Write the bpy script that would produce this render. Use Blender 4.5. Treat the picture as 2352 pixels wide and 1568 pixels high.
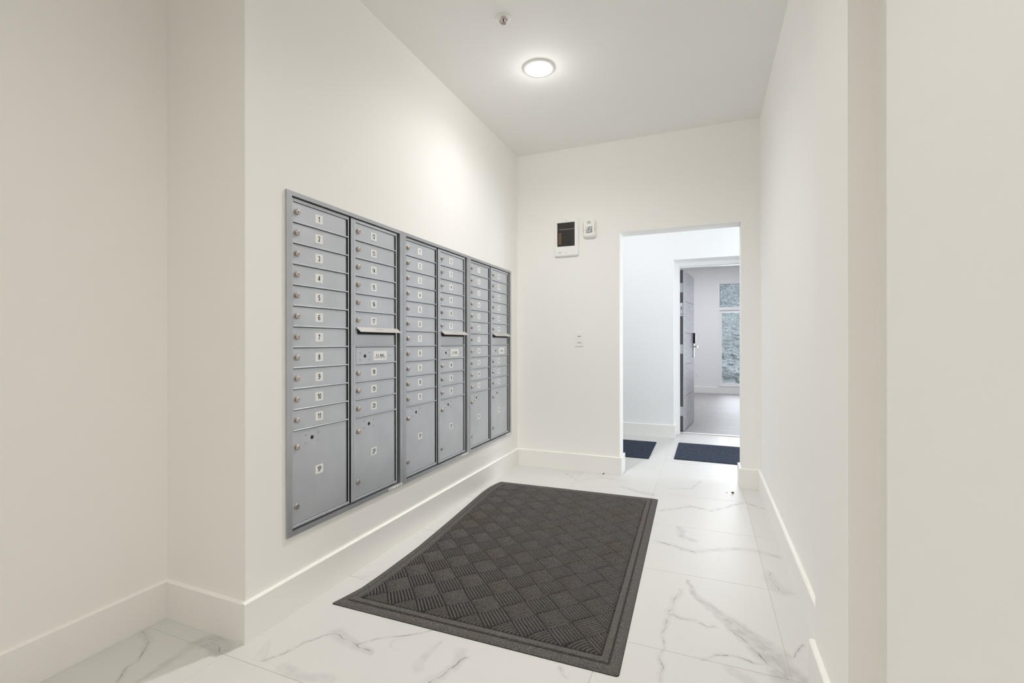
import bpy, bmesh, math, random
from mathutils import Vector, Matrix, noise

for o in list(bpy.data.objects): bpy.data.objects.remove(o)
S = bpy.context.scene
C = S.collection
random.seed(7)
PI = math.pi

# ------------------------------------------------------------------ camera
F_PX, YAW, VY, ROLL, CAM_H = 1079.07, 0.3894, 786.93, -0.0012, 1.12
cam_d = bpy.data.cameras.new('camera'); cam = bpy.data.objects.new('camera', cam_d); C.objects.link(cam)
cam_d.sensor_width = 36; cam_d.lens = F_PX/2352*36; cam_d.shift_y = (VY-784)/2352
cam_d.clip_start = 0.02; cam_d.clip_end = 100
cam.matrix_world = Matrix.Translation((0, 0, CAM_H)) @ Matrix.Rotation(YAW, 4, 'Z') @ Matrix.Rotation(PI/2, 4, 'X') @ Matrix.Rotation(ROLL, 4, 'Z')
S.camera = cam

# ------------------------------------------------------------------ world, lights, exposure
S.view_settings.view_transform = 'Standard'; S.view_settings.look = 'None'
S.view_settings.exposure = 0.0; S.view_settings.gamma = 1; S.view_settings.use_curve_mapping = False
w = bpy.data.worlds.new('world'); S.world = w; w.use_nodes = True
bg = w.node_tree.nodes['Background']; bg.inputs[0].default_value = (.74, .86, 1, 1); bg.inputs[1].default_value = 1.3

def area(name, loc, rot, sx, sy, power, col, shape='RECTANGLE'):
    d = bpy.data.lights.new(name, 'AREA'); d.shape = shape; d.size = sx
    if shape == 'RECTANGLE': d.size_y = sy
    d.energy = power; d.color = col
    o = bpy.data.objects.new(name, d); C.objects.link(o); o.location = loc; o.rotation_euler = rot
    return o
LENS_MAIN, LENS_ENTRY = 14, 14
SPOT_MAIN, SPOT_ENTRY, SPOT_REAR = 45, 26, 9
S.cycles.max_bounces = 16; S.cycles.diffuse_bounces = 12
WARM, WARMER, COOL = (1, .988, .972), (1, .955, .89), (.90, .94, 1)
# daylight entering through the unseen corridor window, and through the apartment glazing
area('corridor_daylight', (2.55, 5.0, 1.35), (0, PI/2, 0), 2.1, 1.3, 74, COOL)
area('apartment_daylight', (1.4, 11.55, 1.4), (PI/2, 0, PI), 2.2, 2.1, 95, COOL)
area('corridor_fill', (-.9, 4.9, 2.80), (0, 0, 0), .16, .16, 7, (.93, .96, 1), 'DISK')  # added fill light under the unseen corridor ceiling
area('corridor_fill_2', (1.2, 5.0, 2.80), (0, 0, 0), .16, .16, 6, (.93, .96, 1), 'DISK')  # second added corridor fill, also out of view
area('apartment_fill', (.2, 9.4, 2.80), (0, 0, 0),   .16, .16, 44, (.93, .955, 1), 'DISK')  # added fill, set near the far wall to brighten it

def spot(name, x, y, power, col, ang=160):
    d = bpy.data.lights.new(name, 'SPOT'); d.energy = power; d.color = col; d.spot_size = math.radians(ang); d.spot_blend = 1; d.shadow_soft_size = .065
    d.use_nodes = True; n = d.node_tree; e = n.nodes['Emission']; lf = n.nodes.new('ShaderNodeLightFalloff'); lf.inputs['Strength'].default_value = 1
    n.links.new(lf.outputs['Linear'], e.inputs['Strength'])
    o = bpy.data.objects.new(name, d); C.objects.link(o); o.location = (x, y, 2.832-.028); return o
spot('mail_hall_lamp', -.955, 2.772, SPOT_MAIN, WARM, 166)
d = bpy.data.lights.new('mail_hall_lamp_spill', 'POINT'); d.energy = 5.8; d.color = WARM; d.shadow_soft_size = .05
d.use_nodes = True; _n = d.node_tree; _lf = _n.nodes.new('ShaderNodeLightFalloff'); _lf.inputs['Strength'].default_value = 1
_n.links.new(_lf.outputs['Linear'], _n.nodes['Emission'].inputs['Strength'])
o = bpy.data.objects.new('mail_hall_lamp_spill', d); C.objects.link(o); o.location = (-.955, 2.772, 2.832-.075)
spot('entry_fill', -.72, .42, SPOT_ENTRY, WARMER)  # added out-of-view fill, placed to balance entry walls against the return
spot('rear_entry_fill', -.85, -1.55, SPOT_REAR, WARMER)  # extra fill added so the space behind the camera isn't black

# ------------------------------------------------------------------ materials
def srgb(r, g, b):
    f = lambda c: (c/255/12.92 if c/255 <= .04045 else ((c/255+.055)/1.055)**2.4)
    return (f(r), f(g), f(b), 1)
def mat(name, col, rough=.5, metal=0, emit=None, estr=0, bump=None, spec=.5):
    m = bpy.data.materials.new(name); m.use_nodes = True
    b = m.node_tree.nodes['Principled BSDF']
    b.inputs['Base Color'].default_value = col; b.inputs['Roughness'].default_value = rough
    b.inputs['Metallic'].default_value = metal; b.inputs['Specular IOR Level'].default_value = spec
    if emit: b.inputs['Emission Color'].default_value = emit; b.inputs['Emission Strength'].default_value = estr
    if bump:
        n = m.node_tree; t = n.nodes.new('ShaderNodeTexNoise'); t.inputs['Scale'].default_value = bump[0]; t.inputs['Detail'].default_value = 3
        g = n.nodes.new('ShaderNodeNewGeometry'); n.links.new(g.outputs['Position'], t.inputs['Vector'])
        u = n.nodes.new('ShaderNodeBump'); u.inputs['Strength'].default_value = bump[1]; u.inputs['Distance'].default_value = bump[2]
        n.links.new(t.outputs[0], u.inputs['Height']); n.links.new(u.outputs[0], b.inputs['Normal'])
    return m
def noisy(name, c1, c2, scale, rough=.5, metal=0, stretch=(1, 1, 1), detail=4, lo=.35, hi=.65, bump=0, dist=.001, coord='Object'):
    m = mat(name, c1, rough, metal); n = m.node_tree; b = n.nodes['Principled BSDF']
    tc = n.nodes.new('ShaderNodeTexCoord'); mp = n.nodes.new('ShaderNodeMapping'); mp.inputs['Scale'].default_value = stretch
    t = n.nodes.new('ShaderNodeTexNoise'); t.inputs['Scale'].default_value = scale; t.inputs['Detail'].default_value = detail
    r = n.nodes.new('ShaderNodeValToRGB'); r.color_ramp.elements[0].position = lo; r.color_ramp.elements[1].position = hi
    r.color_ramp.elements[0].color = c1; r.color_ramp.elements[1].color = c2
    n.links.new(tc.outputs[coord], mp.inputs[0]); n.links.new(mp.outputs[0], t.inputs['Vector'])
    n.links.new(t.outputs[0], r.inputs[0]); n.links.new(r.outputs[0], b.inputs['Base Color'])
    if bump:
        u = n.nodes.new('ShaderNodeBump'); u.inputs['Strength'].default_value = bump; u.inputs['Distance'].default_value = dist
        n.links.new(t.outputs[0], u.inputs['Height']); n.links.new(u.outputs[0], b.inputs['Normal'])
    return m
M = {}
M['wall'] = mat('wall_paint', (.875, .865, .842, 1), .62, bump=(260, .12, .0006), spec=.3)
M['white_wall'] = mat('corridor_paint', (.86, .86, .865, 1), .6, bump=(260, .12, .0006), spec=.3)
M['ceiling'] = mat('ceiling_paint', (.885, .878, .86, 1), .8, bump=(220, .12, .0006), spec=.2)
M['trim'] = mat('baseboard_paint', (.86, .85, .825, 1), .35, spec=.4)
M['frame_white'] = mat('white_frame_paint', (.86, .86, .86, 1), .35)
M['plastic'] = mat('white_plastic', (.86, .86, .84, 1), .3)
M['alu'] = noisy('silver_paint', (.545, .572, .615, 1), (.59, .618, .66, 1), 6, .42, .55, bump=0)
M['alu_trim'] = noisy('anodised_trim', (.44, .46, .49, 1), (.49, .51, .54, 1), 5, .38, .65)
M['chrome'] = mat('nickel', (.60, .54, .49, 1), .3, .95)
M['bolt'] = mat('dull_nickel', (.42, .38, .35, 1), .38, .9)
M['pan'] = mat('heater_pan', (.035, .034, .034, 1), .5)
M['rivet'] = mat('rivet_paint', (.40, .41, .43, 1), .4, .3)
M['dark'] = mat('dark_gap', (.012, .012, .013, 1), .8)
M['sticker'] = mat('white_sticker', (.85, .85, .85, 1), .4)
M['ink'] = mat('black_ink', (.012, .012, .012, 1), .5)
M['greyink'] = mat('grey_ink', (.22, .22, .24, 1), .5)
M['redink'] = mat('red_ink', (.62, .05, .03, 1), .5)
M['rubber'] = mat('black_rubber', (.018, .017, .017, 1), .75)
M['hoodmetal'] = mat('slot_hood_metal', (.62, .60, .57, 1), .4, .35)
M['grout'] = mat('tile_grout', (.54, .52, .47, 1), .8)
M['lens'] = mat('lamp_lens', (1, 1, 1, 1), .4, emit=(*WARM, 1), estr=LENS_MAIN)
M['lens_added'] = mat('added_lamp_lens', (1, 1, 1, 1), .4, emit=(*WARMER, 1), estr=LENS_ENTRY)  # glow for the added entry fixtures
M['clear'] = noisy('clear_lens', (.30, .31, .32, 1), (.85, .86, .86, 1), 70, .08, 0, (1, 1, 1), 3, .4, .6)
M['reflector'] = mat('reflector', (.55, .55, .57, 1), .15, .9)
M['bulb'] = mat('red_bulb', (.35, .03, .02, 1), .15)
M['copper'] = mat('brown_coil', (.36, .20, .11, 1), .5, .4)
M['louver'] = mat('dark_louver', (.24, .235, .22, 1), .4, .5)
M['door_edge'] = mat('door_edge_lacquer', (.105, .10, .105, 1), .5)
M['hinge'] = mat('satin_hinge', (.62, .64, .66, 1), .3, .6)
M['black'] = mat('black_plastic', (.012, .014, .018, 1), .3)
M['soil'] = mat('dry_soil', (.09, .06, .03, 1), .9)
M['outside_ground'] = noisy('outside_gravel', (.25, .26, .26, 1), (.42, .43, .42, 1), 12, .9)
M['door_face'] = noisy('grey_oak_laminate', (.42, .41, .44, 1), (.56, .55, .59, 1), 6, .5, 0, (.6, 1, 9), 5, .3, .7)
M['groove'] = mat('door_groove', (.12, .12, .14, 1), .6)
M['wood_floor'] = noisy('grey_wood_floor', (.29, .275, .28, 1), (.43, .41, .415, 1), 4, .5, 0, (.5, 7, 1), 5, .25, .75)
M['rock'] = noisy('grey_rock', (.20, .22, .225, 1), (.62, .64, .63, 1), 26, .9, 0, (.8, 1, 1.5), 9, .30, .62, .9, .02)

# glass: clear pane with fresnel reflection
g = bpy.data.materials.new('window_glass'); g.use_nodes = True; n = g.node_tree; n.nodes.clear()
out = n.nodes.new('ShaderNodeOutputMaterial'); mx = n.nodes.new('ShaderNodeMixShader'); tr = n.nodes.new('ShaderNodeBsdfTransparent')
tr.inputs[0].default_value = (.95, .965, .965, 1); gl = n.nodes.new('ShaderNodeBsdfGlossy'); gl.inputs['Roughness'].default_value = .02
fr = n.nodes.new('ShaderNodeFresnel'); fr.inputs[0].default_value = 1.45
n.links.new(fr.outputs[0], mx.inputs[0]); n.links.new(tr.outputs[0], mx.inputs[1]); n.links.new(gl.outputs[0], mx.inputs[2]); n.links.new(mx.outputs[0], out.inputs[0])
M['glass'] = g

# entrance mat carpet
def carpet(name, dark, light, brown, sc, rough_bump=.6):
    m = mat(name, dark, .95, spec=.15); n = m.node_tree; b = n.nodes['Principled BSDF']
    tc = n.nodes.new('ShaderNodeNewGeometry')
    t1 = n.nodes.new('ShaderNodeTexNoise'); t1.inputs['Scale'].default_value = sc; t1.inputs['Detail'].default_value = 2
    t2 = n.nodes.new('ShaderNodeTexNoise'); t2.inputs['Scale'].default_value = 3.2; t2.inputs['Detail'].default_value = 5
    n.links.new(tc.outputs['Position'], t1.inputs['Vector']); n.links.new(tc.outputs['Position'], t2.inputs['Vector'])
    r1 = n.nodes.new('ShaderNodeValToRGB'); r1.color_ramp.elements[0].position = .36; r1.color_ramp.elements[1].position = .66
    r1.color_ramp.elements[0].color = dark; r1.color_ramp.elements[1].color = light
    r2 = n.nodes.new('ShaderNodeValToRGB'); r2.color_ramp.elements[0].position = .45; r2.color_ramp.elements[1].position = .72
    r2.color_ramp.elements[0].color = (1, 1, 1, 1); r2.color_ramp.elements[1].color = brown
    mu = n.nodes.new('ShaderNodeMix'); mu.data_type = 'RGBA'; mu.blend_type = 'MULTIPLY'; mu.inputs[0].default_value = 1
    n.links.new(t1.outputs[0], r1.inputs[0]); n.links.new(t2.outputs[0], r2.inputs[0])
    n.links.new(r1.outputs[0], mu.inputs[6]); n.links.new(r2.outputs[0], mu.inputs[7]); n.links.new(mu.outputs[2], b.inputs['Base Color'])
    u = n.nodes.new('ShaderNodeBump'); u.inputs['Strength'].default_value = rough_bump; u.inputs['Distance'].default_value = .002
    n.links.new(t1.outputs[0], u.inputs['Height']); n.links.new(u.outputs[0], b.inputs['Normal'])
    return m
M['carpet'] = carpet('charcoal_carpet', (.038, .036, .035, 1), (.19, .179, .171, 1), (1.05, .93, .86, 1), 420)
M['carpet_base'] = carpet('charcoal_carpet_base', (.012, .011, .011, 1), (.05, .046, .043, 1), (1, .95, .9, 1), 420)
M['navy'] = carpet('navy_loop_carpet', (.006, .008, .013, 1), (.075, .09, .13, 1), (.8, .95, 1.1, 1), 190, 1)

# marble: shared base group + veins of each tile's own
def marble_group():
    g = bpy.data.node_groups.new('marble_base', 'ShaderNodeTree')
    g.interface.new_socket('Color', in_out='OUTPUT', socket_type='NodeSocketColor')
    g.interface.new_socket('Position', in_out='OUTPUT', socket_type='NodeSocketVector')
    g.interface.new_socket('Break', in_out='OUTPUT', socket_type='NodeSocketFloat')
    N, L = g.nodes, g.links
    go = N.new('NodeGroupOutput'); tc = N.new('ShaderNodeTexCoord'); oi = N.new('ShaderNodeObjectInfo'); geo = N.new('ShaderNodeNewGeometry')
    off = N.new('ShaderNodeVectorMath'); off.operation = 'SCALE'; off.inputs[0].default_value = (37, 53, 11); L.new(oi.outputs['Random'], off.inputs['Scale'])
    ad = N.new('ShaderNodeVectorMath'); L.new(tc.outputs['Object'], ad.inputs[0]); L.new(off.outputs[0], ad.inputs[1])
    # faint veins: ridge of warped noise
    nz = N.new('ShaderNodeTexNoise'); nz.inputs['Scale'].default_value = 1.5; nz.inputs['Detail'].default_value = 7; nz.inputs['Distortion'].default_value = .9; L.new(ad.outputs[0], nz.inputs['Vector'])
    s1 = N.new('ShaderNodeMath'); s1.operation = 'SUBTRACT'; s1.inputs[1].default_value = .5; L.new(nz.outputs[0], s1.inputs[0])
    a1 = N.new('ShaderNodeMath'); a1.operation = 'ABSOLUTE'; L.new(s1.outputs[0], a1.inputs[0])
    mr = N.new('ShaderNodeMapRange'); mr.inputs[1].default_value = 0; mr.inputs[2].default_value = .012; mr.inputs[3].default_value = 1; mr.inputs[4].default_value = 0; L.new(a1.outputs[0], mr.inputs[0])
    n2 = N.new('ShaderNodeTexNoise'); n2.inputs['Scale'].default_value = 3.5; n2.inputs['Detail'].default_value = 3; L.new(ad.outputs[0], n2.inputs['Vector'])
    m2 = N.new('ShaderNodeMapRange'); m2.inputs[1].default_value = .56; m2.inputs[2].default_value = .74; L.new(n2.outputs[0], m2.inputs[0])
    mm = N.new('ShaderNodeMath'); mm.operation = 'MULTIPLY'; L.new(mr.outputs[0], mm.inputs[0]); L.new(m2.outputs[0], mm.inputs[1])
    c1 = N.new('ShaderNodeMix'); c1.data_type = 'RGBA'; c1.inputs[6].default_value = (.625, .618, .602, 1); c1.inputs[7].default_value = (.40, .385, .385, 1)
    mf = N.new('ShaderNodeMath'); mf.operation = 'MULTIPLY'; mf.inputs[1].default_value = .4; L.new(mm.outputs[0], mf.inputs[0]); L.new(mf.outputs[0], c1.inputs[0])
    # soft clouding
    n3 = N.new('ShaderNodeTexNoise'); n3.inputs['Scale'].default_value = 2.2; n3.inputs['Detail'].default_value = 4; L.new(ad.outputs[0], n3.inputs['Vector'])
    m3 = N.new('ShaderNodeMapRange'); m3.inputs[1].default_value = .60; m3.inputs[2].default_value = .85; m3.inputs[4].default_value = .16; L.new(n3.outputs[0], m3.inputs[0])
    c2 = N.new('ShaderNodeMix'); c2.data_type = 'RGBA'; c2.inputs[7].default_value = (.49, .485, .48, 1); L.new(c1.outputs[2], c2.inputs[6]); L.new(m3.outputs[0], c2.inputs[0])
    L.new(c2.outputs[2], go.inputs['Color'])
    # warped position for the drawn veins (one run across the whole laid floor)
    w1 = N.new('ShaderNodeTexNoise'); w1.inputs['Scale'].default_value = 14; w1.inputs['Detail'].default_value = 5; L.new(geo.outputs['Position'], w1.inputs['Vector'])
    ws = N.new('ShaderNodeVectorMath'); ws.operation = 'SUBTRACT'; ws.inputs[1].default_value = (.5, .5, .5); L.new(w1.outputs['Color'], ws.inputs[0])
    wm = N.new('ShaderNodeVectorMath'); wm.operation = 'MULTIPLY'; wm.inputs[1].default_value = (.045, .045, 0); L.new(ws.outputs[0], wm.inputs[0])
    wa = N.new('ShaderNodeVectorMath'); L.new(geo.outputs['Position'], wa.inputs[0]); L.new(wm.outputs[0], wa.inputs[1])
    fl = N.new('ShaderNodeVectorMath'); fl.operation = 'MULTIPLY'; fl.inputs[1].default_value = (1, 1, 0); L.new(wa.outputs[0], fl.inputs[0])
    L.new(fl.outputs[0], go.inputs['Position'])
    nb = N.new('ShaderNodeTexNoise'); nb.inputs['Scale'].default_value = 22; nb.inputs['Detail'].default_value = 4; L.new(geo.outputs['Position'], nb.inputs['Vector'])
    mb_ = N.new('ShaderNodeMapRange'); mb_.inputs[1].default_value = .40; mb_.inputs[2].default_value = .60; mb_.inputs[3].default_value = .12; L.new(nb.outputs[0], mb_.inputs[0])
    L.new(mb_.outputs[0], go.inputs['Break'])
    return g
def seg_group():
    g = bpy.data.node_groups.new('vein_segment', 'ShaderNodeTree'); I = g.interface
    for nm, ty in (('P', 'NodeSocketVector'), ('A', 'NodeSocketVector'), ('BA', 'NodeSocketVector'), ('InvLen', 'NodeSocketFloat'), ('W0', 'NodeSocketFloat'), ('W1', 'NodeSocketFloat'), ('K', 'NodeSocketFloat'), ('Acc', 'NodeSocketFloat')):
        I.new_socket(nm, in_out='INPUT', socket_type=ty)
    I.new_socket('Acc', in_out='OUTPUT', socket_type='NodeSocketFloat')
    N, L = g.nodes, g.links; gi = N.new('NodeGroupInput'); go = N.new('NodeGroupOutput')
    pa = N.new('ShaderNodeVectorMath'); pa.operation = 'SUBTRACT'; L.new(gi.outputs['P'], pa.inputs[0]); L.new(gi.outputs['A'], pa.inputs[1])
    dt = N.new('ShaderNodeVectorMath'); dt.operation = 'DOT_PRODUCT'; L.new(pa.outputs[0], dt.inputs[0]); L.new(gi.outputs['BA'], dt.inputs[1])
    h = N.new('ShaderNodeMath'); h.operation = 'MULTIPLY'; h.use_clamp = True; L.new(dt.outputs['Value'], h.inputs[0]); L.new(gi.outputs['InvLen'], h.inputs[1])
    sc = N.new('ShaderNodeVectorMath'); sc.operation = 'SCALE'; L.new(gi.outputs['BA'], sc.inputs[0]); L.new(h.outputs[0], sc.inputs['Scale'])
    d = N.new('ShaderNodeVectorMath'); d.operation = 'DISTANCE'; L.new(pa.outputs[0], d.inputs[0]); L.new(sc.outputs[0], d.inputs[1])
    w_ = N.new('ShaderNodeMapRange'); L.new(h.outputs[0], w_.inputs[0]); L.new(gi.outputs['W0'], w_.inputs[3]); L.new(gi.outputs['W1'], w_.inputs[4])
    dv = N.new('ShaderNodeMath'); dv.operation = 'DIVIDE'; L.new(d.outputs['Value'], dv.inputs[0]); L.new(w_.outputs[0], dv.inputs[1])
    on = N.new('ShaderNodeMath'); on.operation = 'MULTIPLY_ADD'; on.use_clamp = True; on.inputs[1].default_value = -1.9; on.inputs[2].default_value = 1.9; L.new(dv.outputs[0], on.inputs[0])
    k = N.new('ShaderNodeMath'); k.operation = 'MULTIPLY'; L.new(on.outputs[0], k.inputs[0]); L.new(gi.outputs['K'], k.inputs[1])
    mx = N.new('ShaderNodeMath'); mx.operation = 'MAXIMUM'; L.new(k.outputs[0], mx.inputs[0]); L.new(gi.outputs['Acc'], mx.inputs[1])
    L.new(mx.outputs[0], go.inputs[0])
    return g
MG, SG = marble_group(), seg_group()
# (points on the floor in metres, line half-width, line strength, soft half-width at start, at end, soft strength)
VEINS = [
 ([(-.078,2.36),(-.03,2.219),(.041,2.133),(.115,2.042),(.176,1.959),(.239,1.87),(.266,1.787)], .004, .35, .012, .075, .75),
 ([(.03,2.14),(.095,2.105),(.155,2.036),(.221,1.977),(.271,1.919)], .005, .35, .02, .03, .45),
 ([(.091,2.021),(.173,1.917),(.202,1.854),(.271,1.789)], .005, .7, .02, .03, .4),
 ([(-.008,1.796),(.035,1.837),(.094,1.847),(.15,1.842),(.208,1.857)], .0055, .8, .014, .012, .35),
 ([(-.099,2.257),(-.133,2.128),(-.145,1.971),(-.147,1.869),(-.142,1.732),(-.14,1.621)], .005, .5, .02, .01, .3),
 ([(-.141,2.046),(-.089,2.03),(-.034,2.028),(.009,2.004),(.038,2.022)], .006, .6, .02, .015, .35),
 ([(-.261,2.77),(-.189,2.741),(-.119,2.714),(-.053,2.698)], .008, .75, .02, .03, .4),
 ([(-.053,2.698),(.045,2.759),(.144,2.821),(.256,2.834),(.366,2.796)], .006, .45, .03, .03, .45),
 ([(-.141,3.009),(-.122,2.887),(-.055,2.842)], .006, .3, .03, .03, .5),
 ([(-.277,3.282),(-.178,3.356),(-.088,3.437),(.045,3.397),(.118,3.493),(.26,3.667),(.362,3.575)], .008, .7, .03, .03, .3),
 ([(.291,2.596),(.286,2.526),(.317,2.427)], .005, .6, .02, .06, .4),
 ([(.341,2.021),(.295,1.929)], .006, .8, .012, .012, .3),
 ([(.08,1.769),(.137,1.734)], .003, .1, .03, .03, .4),
 ([(-1.45,1.2),(-1.411,1.24),(-1.386,1.332),(-1.352,1.392),(-1.318,1.422),(-1.267,1.401),(-1.191,1.391),(-1.161,1.444),(-1.098,1.485),(-.984,1.575)], .0045, .85, .012, .012, .3),
 ([(-1.318,1.422),(-1.267,1.401),(-1.191,1.391),(-1.124,1.38)], .005, .7, .045, .02, .45),
 ([(-.844,1.33),(-.82,1.372),(-.815,1.416),(-.789,1.484)], .006, .85, .03, .02, .4),
 ([(-.824,1.512),(-.804,1.429)], .003, .1, .03, .03, .35),
 ([(-.912,1.377),(-.932,1.449),(-.917,1.523)], .003, .1, .03, .01, .35),
 ([(-.464,1.559),(-.427,1.525)], .004, .5, .012, .012, .3),
 ([(-1.804,.935),(-1.848,.997),(-1.858,1.035),(-1.898,1.079)], .0045, .85, .014, .012, .35),
 ([(-1.898,1.079),(-1.927,1.113),(-2.023,1.142),(-2.087,1.189)], .006, .5, .02, .02, .35),
 ([(-1.764,1.17),(-1.727,1.218)], .004, .7, .03, .04, .7),
 ([(-1.72,1.20),(-1.677,1.206),(-1.633,1.180)], .006, .8, .05, .05, .75),
 ([(-1.736,.962),(-1.739,1.018),(-1.744,1.089),(-1.757,1.155)], .004, .3, .01, .03, .4),
 ([(-1.35,1.2),(-1.28,1.19),(-1.16,1.22)], .003, .15, .03, .03, .4),
 ([(-.25,3.8),(-.1,3.86),(-.03,4.1)], .007, .5, .02, .02, .25),
 ([(-.6,3.7),(-.45,3.62),(-.37,3.6)], .006, .2, .03, .05, .5),
 ([(-1.1,3.9),(-.95,3.72),(-.8,3.9),(-.62,3.85)], .007, .5, .02, .02, .25),
 ([(-.35,4.7),(-.15,4.62),(.1,4.7),(.2,4.5)], .009, .5, .02, .02, .2),
]
def tile_material(idx, x0, x1, y0, y1):
    m = bpy.data.materials.new('marble_tile'); m.use_nodes = True; n = m.node_tree; N, L = n.nodes, n.links
    b = N['Principled BSDF']; b.inputs['Roughness'].default_value = .36; b.inputs['Specular IOR Level'].default_value = .35
    mg = N.new('ShaderNodeGroup'); mg.node_tree = MG
    lacc = sacc = None
    def hit(a, c, mg_):
        return not (max(a[0], c[0]) < x0-mg_ or min(a[0], c[0]) > x1+mg_ or max(a[1], c[1]) < y0-mg_ or min(a[1], c[1]) > y1+mg_)
    for pts, lw, lk, s0, s1, sk in VEINS:
        nseg = len(pts)-1
        for i in range(nseg):
            a, c = pts[i], pts[i+1]
            if not hit(a, c, .09): continue
            for kind in (0, 1):
                gseg = N.new('ShaderNodeGroup'); gseg.node_tree = SG
                L.new(mg.outputs['Position'], gseg.inputs['P'])
                gseg.inputs['A'].default_value = (a[0], a[1], 0); gseg.inputs['BA'].default_value = (c[0]-a[0], c[1]-a[1], 0)
                gseg.inputs['InvLen'].default_value = 1/((c[0]-a[0])**2+(c[1]-a[1])**2)
                if kind == 0:
                    gseg.inputs['W0'].default_value = gseg.inputs['W1'].default_value = lw*.5; gseg.inputs['K'].default_value = lk
                    if lacc: L.new(lacc.outputs[0], gseg.inputs['Acc'])
                    lacc = gseg
                else:
                    gseg.inputs['W0'].default_value = s0+(s1-s0)*i/nseg; gseg.inputs['W1'].default_value = s0+(s1-s0)*(i+1)/nseg; gseg.inputs['K'].default_value = sk*.62
                    if sacc: L.new(sacc.outputs[0], gseg.inputs['Acc'])
                    sacc = gseg
    col = mg.outputs['Color']
    if lacc:
        br = N.new('ShaderNodeMath'); br.operation = 'MULTIPLY'; L.new(sacc.outputs[0], br.inputs[0]); bs = N.new('ShaderNodeMapRange'); bs.inputs[3].default_value = .45; L.new(mg.outputs['Break'], bs.inputs[0]); L.new(bs.outputs[0], br.inputs[1])
        c1 = N.new('ShaderNodeMix'); c1.data_type = 'RGBA'; L.new(br.outputs[0], c1.inputs[0]); L.new(col, c1.inputs[6]); c1.inputs[7].default_value = (.33, .32, .32, 1)
        b2 = N.new('ShaderNodeMath'); b2.operation = 'MULTIPLY'; L.new(lacc.outputs[0], b2.inputs[0]); L.new(mg.outputs['Break'], b2.inputs[1])
        c2 = N.new('ShaderNodeMix'); c2.data_type = 'RGBA'; L.new(b2.outputs[0], c2.inputs[0]); L.new(c1.outputs[2], c2.inputs[6]); c2.inputs[7].default_value = (.17, .155, .155, 1)
        col = c2.outputs[2]
    L.new(col, b.inputs['Base Color'])
    return m

# ------------------------------------------------------------------ mesh helpers
class MB:
    def __init__(s): s.v = []; s.f = []; s.m = []; s.sm = []
    def quad(s, pts, mi=0, smooth=False):
        k = len(s.v); s.v += [tuple(p) for p in pts]; s.f.append(tuple(range(k, k+len(pts)))); s.m.append(mi); s.sm.append(smooth)
    def box(s, x0, x1, y0, y1, z0, z1, mi=0):
        k = len(s.v)
        s.v += [(x0,y0,z0),(x1,y0,z0),(x1,y1,z0),(x0,y1,z0),(x0,y0,z1),(x1,y0,z1),(x1,y1,z1),(x0,y1,z1)]
        for q in ((0,3,2,1),(4,5,6,7),(0,1,5,4),(1,2,6,5),(2,3,7,6),(3,0,4,7)):
            s.f.append(tuple(k+i for i in q)); s.m.append(mi); s.sm.append(False)
        return s
    def lathe(s, prof, origin, axis='X', seg=20, mi=0, cap0=True, cap1=True, sign=1):
        # prof: list of (radius, height along axis)
        rings = []
        for r, h in prof:
            ring = []
            for i in range(seg):
                a = 2*PI*i/seg; c, d = r*math.cos(a), r*math.sin(a); h_ = h*sign
                if axis == 'X': p = (h_, c, d)
                elif axis == 'Y': p = (c, h_, d)
                else: p = (c, d, h_)
                ring.append(len(s.v)); s.v.append((p[0]+origin[0], p[1]+origin[1], p[2]+origin[2]))
            rings.append(ring)
        for a, b in zip(rings, rings[1:]):
            for i in range(seg):
                s.f.append((a[i], a[(i+1) % seg], b[(i+1) % seg], b[i])); s.m.append(mi); s.sm.append(True)
        if cap0: s.f.append(tuple(rings[0])); s.m.append(mi); s.sm.append(False)
        if cap1: s.f.append(tuple(reversed(rings[-1]))); s.m.append(mi); s.sm.append(False)
        return s
    def build(s, name, mats, parent=None, loc=(0, 0, 0), bevel=0, seg=2, kind=None, norm=True):
        me = bpy.data.meshes.new(name); me.from_pydata(s.v, [], s.f)
        mats = mats if isinstance(mats, (list, tuple)) else [mats]
        for m in mats: me.materials.append(M[m] if isinstance(m, str) else m)
        me.polygons.foreach_set('material_index', s.m); me.polygons.foreach_set('use_smooth', s.sm)
        bm = bmesh.new(); bm.from_mesh(me)
        if norm: bmesh.ops.recalc_face_normals(bm, faces=bm.faces)
        if bevel: bmesh.ops.bevel(bm, geom=list(bm.edges), offset=bevel, segments=seg, affect='EDGES', profile=.5, clamp_overlap=True)
        bm.to_mesh(me); bm.free(); me.update()
        o = bpy.data.objects.new(name, me); C.objects.link(o); o.location = loc
        if parent: o.parent = parent
        if kind: o['kind'] = kind
        return o
def thing(name, label, cat, loc=(0, 0, 0), rz=0, group=None):
    o = bpy.data.objects.new(name, None); C.objects.link(o); o.location = loc; o.rotation_euler = (0, 0, rz); o.empty_display_size = .1
    o['label'] = label; o['category'] = cat
    if group: o['group'] = group
    return o
def sroot(name, loc=(0, 0, 0), rz=0):
    o = bpy.data.objects.new(name, None); C.objects.link(o); o.location = loc; o.rotation_euler = (0, 0, rz); o['kind'] = 'structure'; return o
def struct(name, boxes, m):
    b = MB()
    for q in boxes: b.box(*q)
    return b.build(name, m, kind='structure')
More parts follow.
